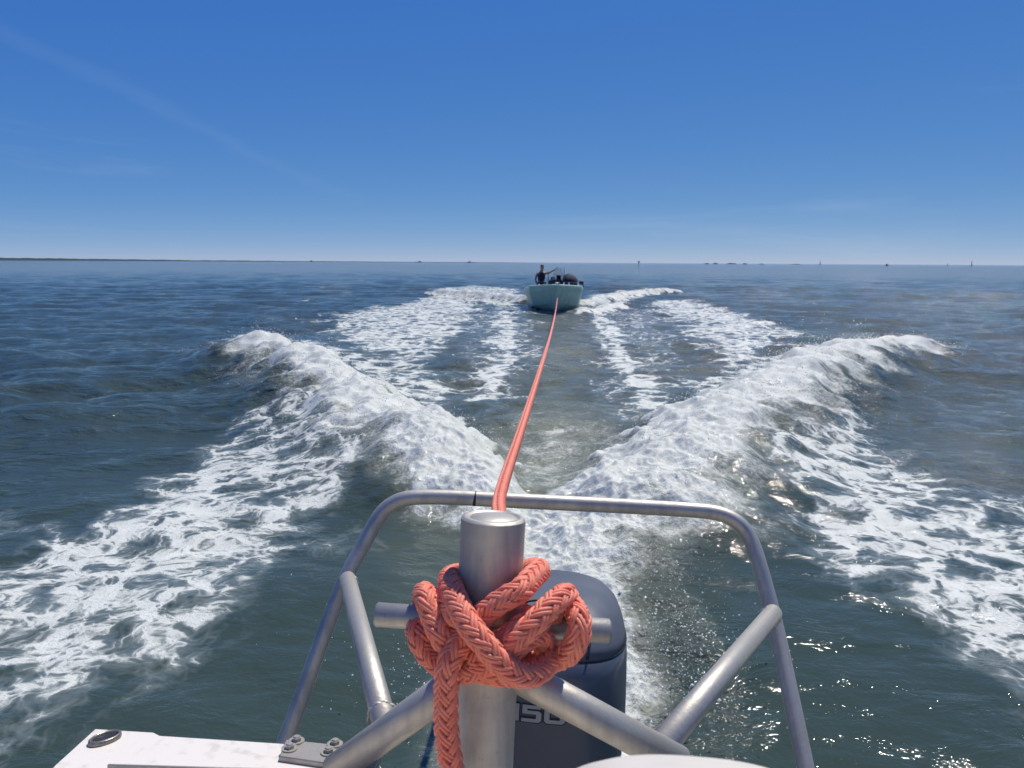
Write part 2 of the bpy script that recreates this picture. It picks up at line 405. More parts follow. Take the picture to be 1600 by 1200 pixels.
# broken, boiling relief of the churned foam
rough = np.zeros(nx.shape)
for lam, a, sd_ in [(.9, .04, 41), (.42, .034, 42), (.2, .024, 43), (.1, .014, 44), (.055, .007, 45)]:
    n_ = pn(nx / lam, ny / lam, sd_); l_ = lod(lam * 1.0)[near]
    rough += a * l_ * (1 - 1.9 * np.abs(n_) if lam < .5 else n_)
Zn += rough * np.clip(churn, 0, 1) ** 1.2 * 1.15
# soft relief of the foam rafts and eddies
for lam, a, sd_ in [(1.3, .03, 51), (.6, .02, 52), (.28, .010, 53), (.13, .0045, 54)]:
    Zn += a * lod(lam)[near] * pn(nx / lam, ny / lam, sd_) * (.55 + .6 * np.clip(lace + turb, 0, 1))
# wind chop everywhere
Z = np.zeros(X.shape)
for k in range(52):
    lam = .45 * (6.0 / .45) ** rng.random(); ang = R(8) + rng.normal(0, .5)
    kx, ky = math.sin(ang) * 2 * math.pi / lam, math.cos(ang) * 2 * math.pi / lam
    a = .030 * lam / (2 * math.pi)
    ph = X * kx + Y * ky + rng.random() * 6.28 + 1.1 * pn(X * .23 / max(lam, 1) + k, Y * .23 / max(lam, 1), 60 + k)
    s_ = np.sin(ph); Z += a * lod(lam) * (s_ + .25 * np.cos(2 * ph))
gust = .75 + .5 * pn(X * .11, Y * .11, 91)
Z *= np.where(RAD < 3000, gust, 1)
Zf = Z.copy(); Zf[near] = Z[near] * (1 - .62 * np.clip(calm, 0, 1.15)) + Zn
FULL = lambda a: (lambda o: (o.__setitem__(near, a), o)[1])(np.zeros(X.shape))
V = np.c_[X, Y, Zf].astype(np.float32).ravel()
i = np.arange(NR - 1)[:, None]; j = np.arange(NT)[None]; j2 = (j + 1) % NT
quads = np.stack([i * NT + j, (i + 1) * NT + j, (i + 1) * NT + j2, i * NT + j2], -1).reshape(-1, 4)[:, ::-1]
def big_mesh(name, verts, quads):
    me = bpy.data.meshes.new(name)
    me.vertices.add(len(verts) // 3); me.vertices.foreach_set('co', verts)
    nq = len(quads); me.loops.add(nq * 4); me.loops.foreach_set('vertex_index', quads.astype(np.int32).ravel())
    me.polygons.add(nq); me.polygons.foreach_set('loop_start', np.arange(0, nq * 4, 4, dtype=np.int32))
    me.polygons.foreach_set('use_smooth', np.ones(nq, dtype=bool)); me.update(calc_edges=True)
    return me
wm = big_mesh('water', V, quads)
for nm, a in (('lace', FULL(lace)), ('churn', FULL(churn)), ('turbid', FULL(turb)), ('still', FULL(still))):
    at = wm.attributes.new(nm, 'FLOAT', 'POINT'); at.data.foreach_set('value', a.astype(np.float32))

def water_mat():
    g = NG('sea_water'); pos = g.n('ShaderNodeNewGeometry').outputs['Position']
    flat = g.vmul(pos, (1, 1, 0))
    la, ch, tu = g.attr('lace'), g.attr('churn'), g.attr('turbid')
    warp = g.noise(flat, 1.1, 3, .6); wv = g.vmul(g.vadd(warp.outputs['Color'], (-.5, -.5, -.5)), (.75, .75, 0))
    wp = g.vadd(flat, wv)
    warp2 = g.noise(flat, 6, 2, .6); wv2 = g.vmul(g.vadd(warp2.outputs['Color'], (-.5, -.5, -.5)), (.16, .16, 0))
    wp2 = g.vadd(wp, wv2)
    def cell(scale):
        v = g.n('ShaderNodeTexVoronoi', feature='DISTANCE_TO_EDGE', Scale=scale); g.set(v.inputs['Vector'], wp2); return v.outputs['Distance']
    e1, e2, e3 = cell(2.3), cell(5.6), cell(13)
    nb = g.noise(flat, .55, 4, .6).outputs[0]; nf = g.noise(wp, 5, 6, .68).outputs[0]; ng_ = g.noise(flat, 26, 4, .7).outputs[0]
    # foam where the local density beats the distance from the film's cell walls
    pat = g.math('ADD', g.math('MULTIPLY', e1, 1.9), g.math('MULTIPLY', e2, 1.0))
    pat = g.math('ADD', pat, g.math('MULTIPLY_ADD', e3, .9, -.1))
    pat = g.math('ADD', pat, g.math('MULTIPLY', g.math('SUBTRACT', .5, nf), 1.15))
    pat = g.math('ADD', pat, g.math('MULTIPLY', g.math('SUBTRACT', .5, nb), 1.0))
    pat = g.math('ADD', pat, g.math('MULTIPLY', g.math('SUBTRACT', .5, ng_), .22))
    lv = g.math('MULTIPLY_ADD', la, 1.3, -.68)
    ex = g.math('SUBTRACT', lv, pat)
    lacef = g.math('MULTIPLY', g.ss(ex, -.15, .22), g.ss(la, .02, .2))
    thin = g.math('MULTIPLY', g.ss(ex, -.75, .1), g.ss(la, .05, .6))
    chx = g.math('ADD', g.math('MULTIPLY', ch, 1.5), g.math('MULTIPLY', g.math('SUBTRACT', nf, .5), 1.3))
    chx = g.math('ADD', chx, g.math('MULTIPLY', g.math('SUBTRACT', ng_, .5), 1.5))
    nm = g.noise(wp2, 1.9, 3, .6).outputs[0]; chx = g.math('ADD', chx, g.math('MULTIPLY', g.math('SUBTRACT', nm, .5), 1.5))
    chf = g.math('MULTIPLY', g.ss(chx, .35, 1.15), g.ss(ch, .02, .25))
    foam = g.math('MAXIMUM', g.math('MULTIPLY', lacef, .92), g.math('MULTIPLY', chf, .9))
    tex = g.noise(flat, 60, 3, .7).outputs[0]
    foam = g.math('MULTIPLY', foam, g.math('MULTIPLY_ADD', g.ss(tex, .25, .6), .16, .84))
    deep = C(.037, .055, .041); olive = C(.165, .178, .115); milky = C(.17, .20, .185)
    wc = g.mix(g.math('MULTIPLY', g.ss(nb, .35, .65), .5), deep, C(.046, .068, .052))
    wc = g.mix(g.math('MULTIPLY', tu, g.math('MULTIPLY_ADD', nf, .5, .6)), wc, olive)
    wc = g.mix(g.math('MULTIPLY', thin, .8), wc, milky)
    wc = g.mix(g.math('MULTIPLY', g.ss(ch, .0, .7), .75), wc, C(.26, .27, .2))
    # ripples
    rip = g.noise(g.vmul(pos, (.8, 1.25, 1)), 3.8, 5, .66, .4).outputs[0]
    rip2 = g.noise(g.vmul(pos, (.8, 1.3, 1)), 14, 4, .6, .3).outputs[0]
    far = g.noise(g.vmul(pos, (.6, 1.3, 1)), .55, 5, .6, .3).outputs[0]
    q_ = g.math('MULTIPLY_ADD', g.attr('still'), -.78, 1.0)
    nrm = g.bump(g.math('MULTIPLY', far, q_), .30, 1.0)
    nrm = g.bump(g.math('MULTIPLY', rip, q_), .11, .9, nrm); nrm = g.bump(g.math('MULTIPLY', rip2, q_), .014, .8, nrm)
    g.P(Base_Color=wc, Roughness=.06, IOR=1.333, Normal=nrm)
    fb = g.n('ShaderNodeBsdfPrincipled')
    fcol = g.mix(g.ss(nf, .3, .7), C(.54, .56, .49), C(.73, .74, .67))
    g.set(fb.inputs['Base Color'], fcol); fb.inputs['Roughness'].default_value = .6
    fb.inputs['Subsurface Weight'].default_value = .0
    fh = g.math('ADD', g.math('MULTIPLY', foam, .8), g.math('ADD', g.math('MULTIPLY', ng_, .9), g.math('MULTIPLY', tex, .22)))
    g.set(fb.inputs['Normal'], g.bump(fh, .012, 1.0))
    mx = g.n('ShaderNodeMixShader'); g.set(mx.inputs[0], foam); g.set(mx.inputs[1], g.b.outputs[0]); g.set(mx.inputs[2], fb.outputs[0])
    g.t.links.new(mx.outputs[0], g.out.inputs[0]); return g.m
wm.materials.append(water_mat())
water = bpy.data.objects.new('water', wm); COL.objects.link(water); water['kind'] = 'structure'
ZG = Zf.reshape(NR, NT)
def wz(x, y):
    r = math.hypot(x, y); t = math.atan2(x, y)
    a = min(max(np.searchsorted(rs, r), 1), NR - 1); b = int(round((t - R(-39)) / (R(78) / 859))); b = min(max(b, 0), 859)
    return float(ZG[a, b])

# ================================================================ TOWING BOAT
PD = 1.058
post_top = P(771, 806, PD); PR = .0445
deck0 = P(490, 1180, 1.20)
boat_o = CAM + (deck0 - CAM) * 1.0
boat = empty('motorboat', Vector((0, .6, .0)))
tag(boat, 'white fibreglass stern deck of the towing boat along the bottom edge', 'boat')
def D(px, py): return onplane(px, py, deck0, BU)
dk = [D(145, 1138), D(236, 1143), D(246, 1148), D(440, 1160), D(560, 1172), D(590, 1182), D(604, 1210), D(620, 1330), D(60, 1330), D(70, 1215), D(80, 1196)]
mb = MB(); mb.add(*prism_geo(dk, BU, .5, .006)); deck = mb.build('deck', M_GEL, boat, smooth=False)
# cockpit edge strip, dark line at the very bottom of the picture
e0, e1 = D(168, 1200), D(420, 1207)
mb = MB(); ln = (e1 - e0).normalized(); cr = BU.cross(ln)
mb.add(*roundbox_geo((e0 + e1) / 2 - cr * 0.0 + BU * .002, ln, cr, BU, (e1 - e0).length / 2, .002, .004, .0015)); mb.build('edge_strip', M_PLATE, boat)
# flush fitting
fc = D(164, 1157); fx = (D(182, 1150) - D(146, 1164)).normalized(); fy = BU.cross(fx); L_ = (D(190, 1147) - D(139, 1167)).length / 2
S_ = L_ * .62
v = []; f = []
prof = [(1.0, .0), (.98, .005), (.86, .007), (.78, .004), (.7, -.012), (.35, -.02), (.05, -.021)]
for rr_, zz in prof:
    for k in range(28):
        a = 2 * math.pi * k / 28; v.append(fc + fx * L_ * rr_ * math.cos(a) + fy * S_ * rr_ * math.sin(a) + BU * (zz + .0225))
for q in range(len(prof) - 1):
    for k in range(28): f.append((q * 28 + k, q * 28 + (k + 1) % 28, (q + 1) * 28 + (k + 1) % 28, (q + 1) * 28 + k))
f.append(tuple((len(prof) - 1) * 28 + k for k in range(28)))
fit = mesh('deck_fitting', [p - BU * .021 for p in v], f, metal_mat('dark_steel', .28, .25), boat)
mb = MB(); mb.add([fc + fx * L_ * .74 * math.cos(2 * math.pi * k / 28) + fy * S_ * .74 * math.sin(2 * math.pi * k / 28) + BU * .0045 for k in range(28)], [tuple(range(28))])
mb.build('cap', M_DARK, fit)  # flat dark disc standing in for the shade inside the fitting's recess
# rounded moulding at the bottom right, close to the lens
cpts = []; cf = []
cc = P(1085, 1300, .56); hw = .105; nu, nv = 28, 14
for a in range(nu):
    u = -1 + 2 * a / (nu - 1)
    top = .062 * (1 - abs(u) ** 2.6) ** .5 if abs(u) < 1 else 0
    for b in range(nv):
        tt_ = math.pi * b / (nv - 1)
        cpts.append(cc + BR * (u * hw) + BU * (max(0, math.sin(tt_)) ** .6 * top) + BA * (-.10 * math.cos(tt_) - .06))
for a in range(nu - 1):
    for b in range(nv - 1): cf.append((a * nv + b, (a + 1) * nv + b, (a + 1) * nv + b + 1, a * nv + b + 1))
mesh('coaming', cpts, cf, M_COAM, boat)
# transom, hull sides, sole and bracket of the stern (below and behind the picture)
def B(r, u, a, o=deck0): return o + BR * r + BU * u + BA * a
hull_z = -(deck0.z) - .25
def box_b(name, c, hx, hy, hz, mat, b=.01): return MB().add(*roundbox_geo(c, BR, BA, BU, hx, hy, hz, b)).build(name, mat, boat)
box_b('transom', B(.27, -.86, -.10), .78, .045, .56, M_GEL, .02)
box_b('cockpit_sole', B(.27, -.62, -1.2), .76, 1.05, .03, M_GEL, .01)
box_b('hull_side', B(-.50, -.62, -1.3), .03, 1.15, .72, M_GEL, .02)
box_b('hull_side', B(1.05, -.62, -1.3), .03, 1.15, .72, M_GEL, .02)
box_b('bounce_bulkhead', B(.27, .45, -2.3), .80, .04, 1.1, M_GEL, .02)  # unseen bulkhead, added behind the camera to bounce warm sunlight onto the frame
box_b('engine_bracket', B(.36, -1.0, .28), .5, .34, .05, M_PLATE, .02)

# ================================================================ TOWING FRAME
frame = empty('towing_frame', P(765, 1420, PD))
tag(frame, 'grey aluminium towing frame with thick post, cross pin and arched rail over the outboard', 'towing frame')
pdn = -BU
post_b = post_top + pdn * .80
v, f = tube_geo([post_top + pdn * .004, post_top + pdn * .3, post_b], PR, 40, cap=False)
mb = MB(); mb.add(v, f)
# lid plate welded inside the pipe, with its ring
pv = []; ring = [(PR, -.004), (PR - .003, -.001), (PR - .008, .0), (PR - .010, -.003), (PR - .012, -.003), (PR - .014, -.001), (.004, .0)]
ax_, ay_ = BR, BA
for rr_, zz in ring:
    for k in range(40):
        a = 2 * math.pi * k / 40; pv.append(post_top + (ax_ * math.cos(a) + ay_ * math.sin(a)) * rr_ + BU * zz)
pf = [(q * 40 + k, q * 40 + (k + 1) % 40, (q + 1) * 40 + (k + 1) % 40, (q + 1) * 40 + k) for q in range(len(ring) - 1) for k in range(40)]
pf.append(tuple(6 * 40 + k for k in range(40)))
post = mb.build('post', M_POST, frame)
mesh('cap', pv, pf, M_ALU, post)
pin_a, pin_b = P(586, 960, PD), P(954, 986, PD)
MB().add(*tube_geo([pin_a, (pin_a + pin_b) / 2, pin_b], .0165, 24, bevel=.003)).build('cross_pin', M_PIN, frame)
pj = P(763, 1030, PD)
bl, br_ = P(524, 1203, 1.17), P(1062, 1192, 1.12)
MB().add(*tube_geo([pj, (pj + bl) / 2, bl], .0235, 22)).build('brace', M_ALU, frame)
MB().add(*tube_geo([pj, (pj + br_) / 2, br_], .0235, 22)).build('brace', M_ALU, frame)
hp = [P(424, 1215, 1.72), P(476, 1075, 1.78), P(534, 918, 1.84), P(566, 855, 1.87), P(592, 808, 1.885), P(612, 788, 1.89), P(640, 778, 1.89), P(700, 777, 1.89), P(800, 782, 1.89), P(960, 790, 1.89),
      P(1080, 797, 1.89), P(1125, 803, 1.885), P(1153, 817, 1.875), P(1172, 842, 1.865), P(1187, 884, 1.84), P(1211, 975, 1.79), P(1236, 1090, 1.71), P(1262, 1215, 1.63)]
hpts = crom(hp, .012)
MB().add(*tube_geo(hpts, .0185, 20)).build('arched_rail', M_ALU, frame)
def ext(p, q, l): return [p, p + (q - p).normalized() * l]
for a, b in ((hpts[1], hpts[0]), (hpts[-2], hpts[-1])):
    d = (b - a).normalized(); MB().add(*tube_geo([b, b + d * .3, b + d * .62], .0183, 20)).build('leg', M_ALU, frame)
for a, b, ra in ((P(543, 905, 1.825), P(606, 1150, 1.14), .0195), (P(1208, 958, 1.77), P(1028, 1172, 1.12), .0205)):
    MB().add(*tube_geo([a, (a + b) / 2, b], ra, 22)).build('stay', M_ALU, frame)
# weld beads
def bead(c, n, r, name='weld'):
    t = n.orthogonal().normalized(); bb = n.cross(t); pts = [c + (t * math.cos(a) + bb * math.sin(a)) * (r + .0012 * math.sin(9 * a)) for a in np.linspace(0, 2 * math.pi, 48)]
    return MB().add(*tube_geo(pts, .0032, 8)).build(name, M_ALU, frame)
bead(P(545, 912, 1.81), (P(606, 1150, 1.14) - P(543, 905, 1.825)).normalized(), .0195)
bead(P(1203, 964, 1.755), (P(1028, 1172, 1.12) - P(1208, 958, 1.77)).normalized(), .0205)
bead(P(597, 1118, 1.205), (P(606, 1150, 1.14) - P(543, 905, 1.825)).normalized(), .021)
bead(P(1040, 1160, 1.16), (P(1028, 1172, 1.12) - P(1208, 958, 1.77)).normalized(), .022)
# dark tape mark round the arched rail
tp = [P(740.5, 778.7, 1.89), P(742, 779, 1.89), P(744, 779.1, 1.89)]
MB().add(*tube_geo(tp, .0189, 20)).build('tape_mark', M_DARK, frame)
# base plate on the deck with bolts
pl = [D(446, 1164), D(600, 1180), D(585, 1212), D(436, 1190)]
plate = MB().add(*prism_geo([p + BU * .009 for p in pl], BU, .0085, .002)).build('base_plate', M_PLATE, frame, smooth=False)
for px, py in ((452, 1179), (463, 1167), (513, 1185), (523, 1172)):
    c = D(px, py) + BU * .009
    b_ = MB(); b_.add(*tube_geo([c, c + BU * .002], .0125, 18)); b_.add(*tube_geo([c + BU * .002, c + BU * .007], .0075, 6))
    b_.add(*tube_geo([c + BU * .007, c + BU * .009], [.006, .0045], 12)); b_.build('bolt', M_PLATE, plate, smooth=False)

# ================================================================ OUTBOARD
MD = 2.2
mo = P(860, 1066, MD); ob = empty('outboard_motor', mo - BU * 1.3 + BA * .2)
tag(ob, 'dark blue grey outboard motor with 150 lettering behind the towing post', 'outboard motor')
HWm = .5 * 262 / F * MD
# rings: height above mo, half width, front face offset (towards camera negative), back offset, exponent
def cowl_ring(u, hw, fr, bk, n, k=44):
    o = []
    for q in range(k):
        a = 2 * math.pi * q / k; ca, sa = math.cos(a), math.sin(a)
        x = hw * math.copysign(abs(ca) ** (2 / n), ca); y = math.copysign(abs(sa) ** (2 / n), sa)
        y = (fr + bk) / 2 + y * (bk - fr) / 2
        o.append(mo + BR * x + BA * y + BU * u)
    return o
def loft(rings, cap_t=True, cap_b=False):
    v = []; f = []; k = len(rings[0])
    for r in rings: v += r
    for q in range(len(rings) - 1):
        for a in range(k): f.append((q * k + a, q * k + (a + 1) % k, (q + 1) * k + (a + 1) % k, (q + 1) * k + a))
    if cap_t: f.append(tuple((len(rings) - 1) * k + a for a in range(k)))
    if cap_b: f.append(tuple(range(k - 1, -1, -1)))
    return v, f
h = HWm
body = [(-.62, h * .80, .02, .50, 3.2), (-.50, h * .88, .0, .56, 3.4), (-.36, h * .96, -.012, .60, 3.6), (-.25, h * .985, -.02, .62, 3.6), (-.17, h * 1.0, -.03, .63, 3.4), (-.10, h * 1.0, -.045, .635, 3.1),
        (-.03, h * .995, -.05, .635, 2.9), (.03, h * .985, -.04, .63, 2.9), (.065, h * .97, -.025, .625, 3.0), (.071, h * .945, -.012, .60, 3.0)]
cowl = MB().add(*loft([cowl_ring(*q) for q in body])).build('cowl', M_COWL, ob)
lid = [(.068, h * .945, -.012, .60, 3.0), (.073, h * .965, -.022, .62, 3.0), (.10, h * .945, -.008, .615, 3.0), (.135, h * .88, .022, .59, 2.9), (.165, h * .76, .06, .55, 2.8), (.185, h * .6, .11, .49, 2.7), (.193, h * .4, .17, .42, 2.5), (.196, h * .15, .25, .33, 2.2)]
lid_o = MB().add(*loft([cowl_ring(*q) for q in lid])).build('cowl_lid', M_LID, ob)
# raised centre panel on the lid with its dark groove
def lid_pt(x, t, off):
    """x across in units of h, t from 0 (seam) to 1 (crown) along the lid's front"""
    us = np.array([q[0] for q in lid[1:]]); k = np.linspace(0, 1, len(us)); u = float(np.interp(t, k, us)); hw = float(np.interp(t, k, [q[1] for q in lid[1:]])); fr = float(np.interp(t, k, [q[2] for q in lid[1:]])); n = 2.9
    bk = float(np.interp(t, k, [q[3] for q in lid[1:]]))
    c = min(.999, abs(x * h / hw)); y = (1 - c ** n) ** (1 / n)
    nrm = (BU * (.35 + .65 * t) - BA * (1 - .75 * t)).normalized()
    return mo + BR * x * h + BA * ((fr + bk) / 2 - y * (bk - fr) / 2) + BU * u + nrm * off
px_ = [.42, .44, .45, .43, .36, .26]; ts = [.02, .2, .4, .55, .66, .72]
groove = [lid_pt(a, t, .002) for a, t in zip(px_, ts)]
groove = groove + [lid_pt(a, .735, .002) for a in (.12, 0, -.12)] + [lid_pt(-a, t, .002) for a, t in zip(px_[::-1], ts[::-1])]
MB().add(*tube_geo(crom(groove, .012), .0038, 8)).build('groove', M_DARKEDGE, lid_o)
sr = cowl_ring(.0705, h * .958, -.0175, .615, 3.0, 64)
MB().add(*tube_geo(sr + [sr[0]], .0042, 8)).build('seam', M_DARKEDGE, cowl)
# lettering on the front of the cowl
def front_pt(x, u, off):
    us = [q[0] for q in body]; hw = float(np.interp(u, us, [q[1] for q in body])); fr = float(np.interp(u, us, [q[2] for q in body])); bk = float(np.interp(u, us, [q[3] for q in body])); n = float(np.interp(u, us, [q[4] for q in body]))
    c = min(.999, abs(x / hw)); y = (1 - c ** n) ** (1 / n)
    return mo + BR * x + BA * ((fr + bk) / 2 - y * (bk - fr) / 2 - off) + BU * u
Y0, LH = -.097, .050
GL = {'1': [[(.18, 0), (.46, 0), (.46, 1), (.12, 1), (.0, .78), (.18, .78)]],
      '5': [[(0, 0), (.98, 0), (1.12, .12), (1.12, .56), (.98, .68), (.32, .68), (.32, .79), (1.08, .79), (1.08, 1), (.04, 1), (.04, .47), (.82, .47), (.82, .21), (0, .21)]],
      '0': [[(.14, 0), (1.04, 0), (1.18, .14), (1.18, .86), (1.04, 1), (.14, 1), (0, .86), (0, .14)], [(.30, .22), (.30, .78), (.88, .78), (.88, .22)]]}
def glyph(ch, x0, grow, off, mat, thick=.002):
    bm = bmesh.new()
    for li, loop in enumerate(GL[ch]):
        cx = sum(p[0] for p in loop) / len(loop); cy = sum(p[1] for p in loop) / len(loop)
        n = len(loop); out = []
        ar = sum(loop[i_][0] * loop[(i_ + 1) % n][1] - loop[(i_ + 1) % n][0] * loop[i_][1] for i_ in range(n))
        s_ = (1 if ar > 0 else -1)
        if li: s_ = s_; 
        for i_ in range(n):
            p0, p1, p2 = loop[i_ - 1], loop[i_], loop[(i_ + 1) % n]
            d1 = Vector((p1[0] - p0[0], p1[1] - p0[1])).normalized(); d2 = Vector((p2[0] - p1[0], p2[1] - p1[1])).normalized()
            nn = (Vector((d1.y, -d1.x)) + Vector((d2.y, -d2.x))) * s_
            if li: nn = -nn
            q = Vector(p1) + (nn.normalized() * grow * 1.2 if nn.length > .1 else Vector((0, 0))); out.append(q)
        vv = [bm.verts.new((q.x, q.y, 0)) for q in out]
        for i_ in range(n): bm.edges.new((vv[i_], vv[(i_ + 1) % n]))
    bmesh.ops.triangle_fill(bm, use_beauty=True, edges=bm.edges[:])
    bmesh.ops.subdivide_edges(bm, edges=bm.edges[:], cuts=1)
    bm.verts.ensure_lookup_table()
    v = [front_pt(x0 + q.co.x * LH, Y0 + q.co.y * LH, off) for q in bm.verts]; f = [tuple(x.index for x in q.verts) for q in bm.faces]
    bm.free()
    return mesh('lettering', v, f, mat, cowl, smooth=False)
xg = -.107
for ch, wd in (('1', .60), ('5', 1.28), ('0', 1.3)):
    o_ = glyph(ch, xg, .075, .0025, M_DARKEDGE); o_.name = 'lettering_outline'
    glyph(ch, xg, .0, .0045, M_SILVER); xg += wd * LH
# leg and bracket down to the water
mid = [(-.62, h * .55, .14, .42, 2.6), (-.9, h * .42, .16, .40, 2.4), (-1.15, h * .3, .18, .40, 2.2), (-1.4, h * .2, .20, .44, 2.0)]
MB().add(*loft([cowl_ring(*q) for q in mid][::-1], True, True)).build('midsection', M_COWL, ob)
MB().add(*roundbox_geo(mo - BU * .85 + BA * .06, BR, BA, BU, .13, .12, .2, .02)).build('clamp_bracket', M_BLACK, ob)

# ================================================================ TOW ROPE
RRP = .0154
def K(px, py, off): return P(px, py, PD - off)
def Kc(cx, cy, off): return P(777 + (620 + cx * .35 - 777) * .97, 990 + (780 + cy * .35 - 990) * .95, PD - off)
def braid(paths, R_, n=6, step=.005, pitch=None, sides=5, core=True):
    mb_v = []; mb_f = []; base = 0
    pitch = pitch or R_ * 7.2
    for path in paths:
        pts, T, N, Bn = frames(path)
        P_ = np.array(pts); N_ = np.array(N); B_ = np.array(Bn); T_ = np.array(T)
        s = np.r_[0, np.cumsum(np.linalg.norm(np.diff(P_, axis=0), axis=1))]
        u = 2 * np.pi * s / pitch; m = len(pts)
        for d in (1, -1):
            for k in range(n):
              th_ = d * u + 2 * np.pi * k / n
              # floats of either set lie in fixed columns round the rope: the chevrons of a plaited rope
              rad = R_ * (.80 + .13 * d * np.sin(th_ * (n / 2) + .5))
              rd = N_ * np.cos(th_)[:, None] + B_ * np.sin(th_)[:, None]
              for yarn in (-.15, .15):
                c = P_ + rd * rad[:, None]
                tg = np.gradient(c, axis=0); tg /= np.linalg.norm(tg, axis=1)[:, None] + 1e-12
                sd_ = np.cross(tg, rd); sd_ /= np.linalg.norm(sd_, axis=1)[:, None] + 1e-12
                tw, tr = R_ * .19, R_ * .185
                c = c + sd_ * (yarn * R_)
                for q in range(sides):
                    a = 2 * np.pi * q / sides
                    mb_v.append(c + sd_ * (tw * math.cos(a)) + rd * (tr * math.sin(a)))
                for q in range(sides):
                    q2 = (q + 1) % sides; i_ = np.arange(m - 1)
                    mb_f.append(np.stack([base + q * m + i_, base + q2 * m + i_, base + q2 * m + i_ + 1, base + q * m + i_ + 1], -1))
                base += m * sides
        if core:
            for q in range(8):
                a = 2 * np.pi * q / 8; mb_v.append(P_ + (N_ * math.cos(a) + B_ * math.sin(a)) * R_ * .72)
            for q in range(8):
                q2 = (q + 1) % 8; i_ = np.arange(m - 1)
                mb_f.append(np.stack([base + q * m + i_, base + q2 * m + i_, base + q2 * m + i_ + 1, base + q * m + i_ + 1], -1))
            base += m * 8
    return np.concatenate(mb_v).astype(np.float32), np.concatenate(mb_f)
def rope_obj(name, geo, parent):
    v, f = geo; inv = np.array(wmat(parent).inverted()); v = v @ inv[:3, :3].T + inv[:3, 3]
    me = big_mesh(name, v.astype(np.float32).ravel(), f); me.materials.append(M_ROPE)
    o = bpy.data.objects.new(name, me); COL.objects.link(o); o.parent = parent; return o
rope = empty('tow_rope', P(770, 975, PD))
tag(rope, 'orange braided tow rope knotted round the post and running to the green skiff', 'rope')
rail_top = P(783, 768, 1.90)
bow_eye = P(871, 466, 30.6)
# the standing part: post - over the rail - skiff
behind = K(775, 905, -.064)
span = []
for k in range(60):
    t = (k / 59) ** 1.6; p = rail_top.lerp(bow_eye, t); p.z -= .42 * 4 * t * (1 - t) * .5; span.append(p)
line = crom([behind, behind.lerp(rail_top, .5) + Vector((0, 0, .004)), rail_top] + span[6:26], .008)
far_line = span[25:]
v1 = braid([line], RRP * .98, 6, sides=5, pitch=RRP * 9)
rope_obj('standing_line', v1, rope)
fl = crom(far_line, .05)
MB().add(*tube_geo(fl, [RRP * (1.0 + .10 * math.sin(i_ * 2.1)) for i_ in range(len(fl))], 8)).build('far_line', M_ROPE, rope)
# the knot
kA = [behind, K(815, 893, -.058), K(842, 890, -.015), Kc(600, 345, .03), Kc(550, 400, .062), Kc(480, 440, .068), Kc(380, 515, .066), Kc(310, 610, .066), Kc(250, 690, .074), Kc(220, 760, .08), Kc(214, 860, .078), Kc(213, 1000, .074), Kc(222, 1120, .07), Kc(240, 1230, .066), Kc(255, 1330, .06)]
kB = [K(775, 893, -.066), K(735, 896, -.058), Kc(235, 335, -.012), Kc(238, 385, .03), Kc(262, 450, .058), Kc(320, 560, .088), Kc(390, 650, .102), Kc(460, 735, .102), Kc(530, 788, .096), Kc(600, 795, .082), Kc(655, 765, .06), Kc(700, 725, .045), Kc(745, 712, .04), Kc(785, 685, .054), Kc(818, 620, .062), Kc(828, 555, .058), Kc(812, 500, .04), Kc(790, 470, .005), Kc(785, 500, -.03), Kc(770, 560, -.036), Kc(735, 600, -.02)]
kC = [Kc(730, 600, -.03), Kc(745, 520, -.034), Kc(760, 440, -.02), Kc(768, 420, .012), Kc(740, 432, .045), Kc(680, 485, .068), Kc(610, 560, .082), Kc(520, 640, .084), Kc(440, 715, .072), Kc(360, 765, .066), Kc(280, 778, .058), Kc(200, 755, .045), Kc(125, 690, .036), Kc(85, 610, .028), Kc(80, 550, .0), Kc(95, 500, -.03), Kc(110, 440, -.025), Kc(112, 412, .004), Kc(128, 450, .036), Kc(155, 530, .05), Kc(190, 610, .06), Kc(230, 670, .054), Kc(290, 720, .05), Kc(350, 690, .055)]
kD = [Kc(330, 730, .064), Kc(400, 690, .066), Kc(470, 640, .066), Kc(560, 570, .068), Kc(640, 520, .05), Kc(700, 500, .01), Kc(712, 540, -.03), Kc(690, 620, -.03), Kc(672, 655, .0), Kc(660, 640, .036), Kc(640, 600, .05), Kc(560, 640, .07), Kc(480, 720, .07), Kc(400, 770, .064), Kc(330, 760, .064)]
kE = [Kc(330, 560, .064), Kc(270, 520, .06), Kc(210, 460, .036), Kc(185, 440, .0), Kc(190, 500, -.03), Kc(200, 580, -.025), Kc(215, 620, .01), Kc(240, 600, .045), Kc(300, 640, .064)]
def turn(py, tilt, a0, a1, rr=PR + RRP * .95):
    c = onplane(768, py, post_top, BA.cross(BR).cross(BR)) if False else post_top + pdn * ((py - 806) / F * PD * 1.0)
    return [c + (BR * math.cos(a) - BA * math.sin(a)) * rr + BU * tilt * math.cos(a) for a in np.linspace(a0, a1, 22)]
kF = turn(985, .012, R(-40), R(400)); kG = turn(1025, -.012, R(-60), R(300))
knot = rope_obj('knot', braid([crom(q, .005) for q in (kA, kB, kC, kD, kE, kF, kG)], RRP, 6, sides=6), rope)

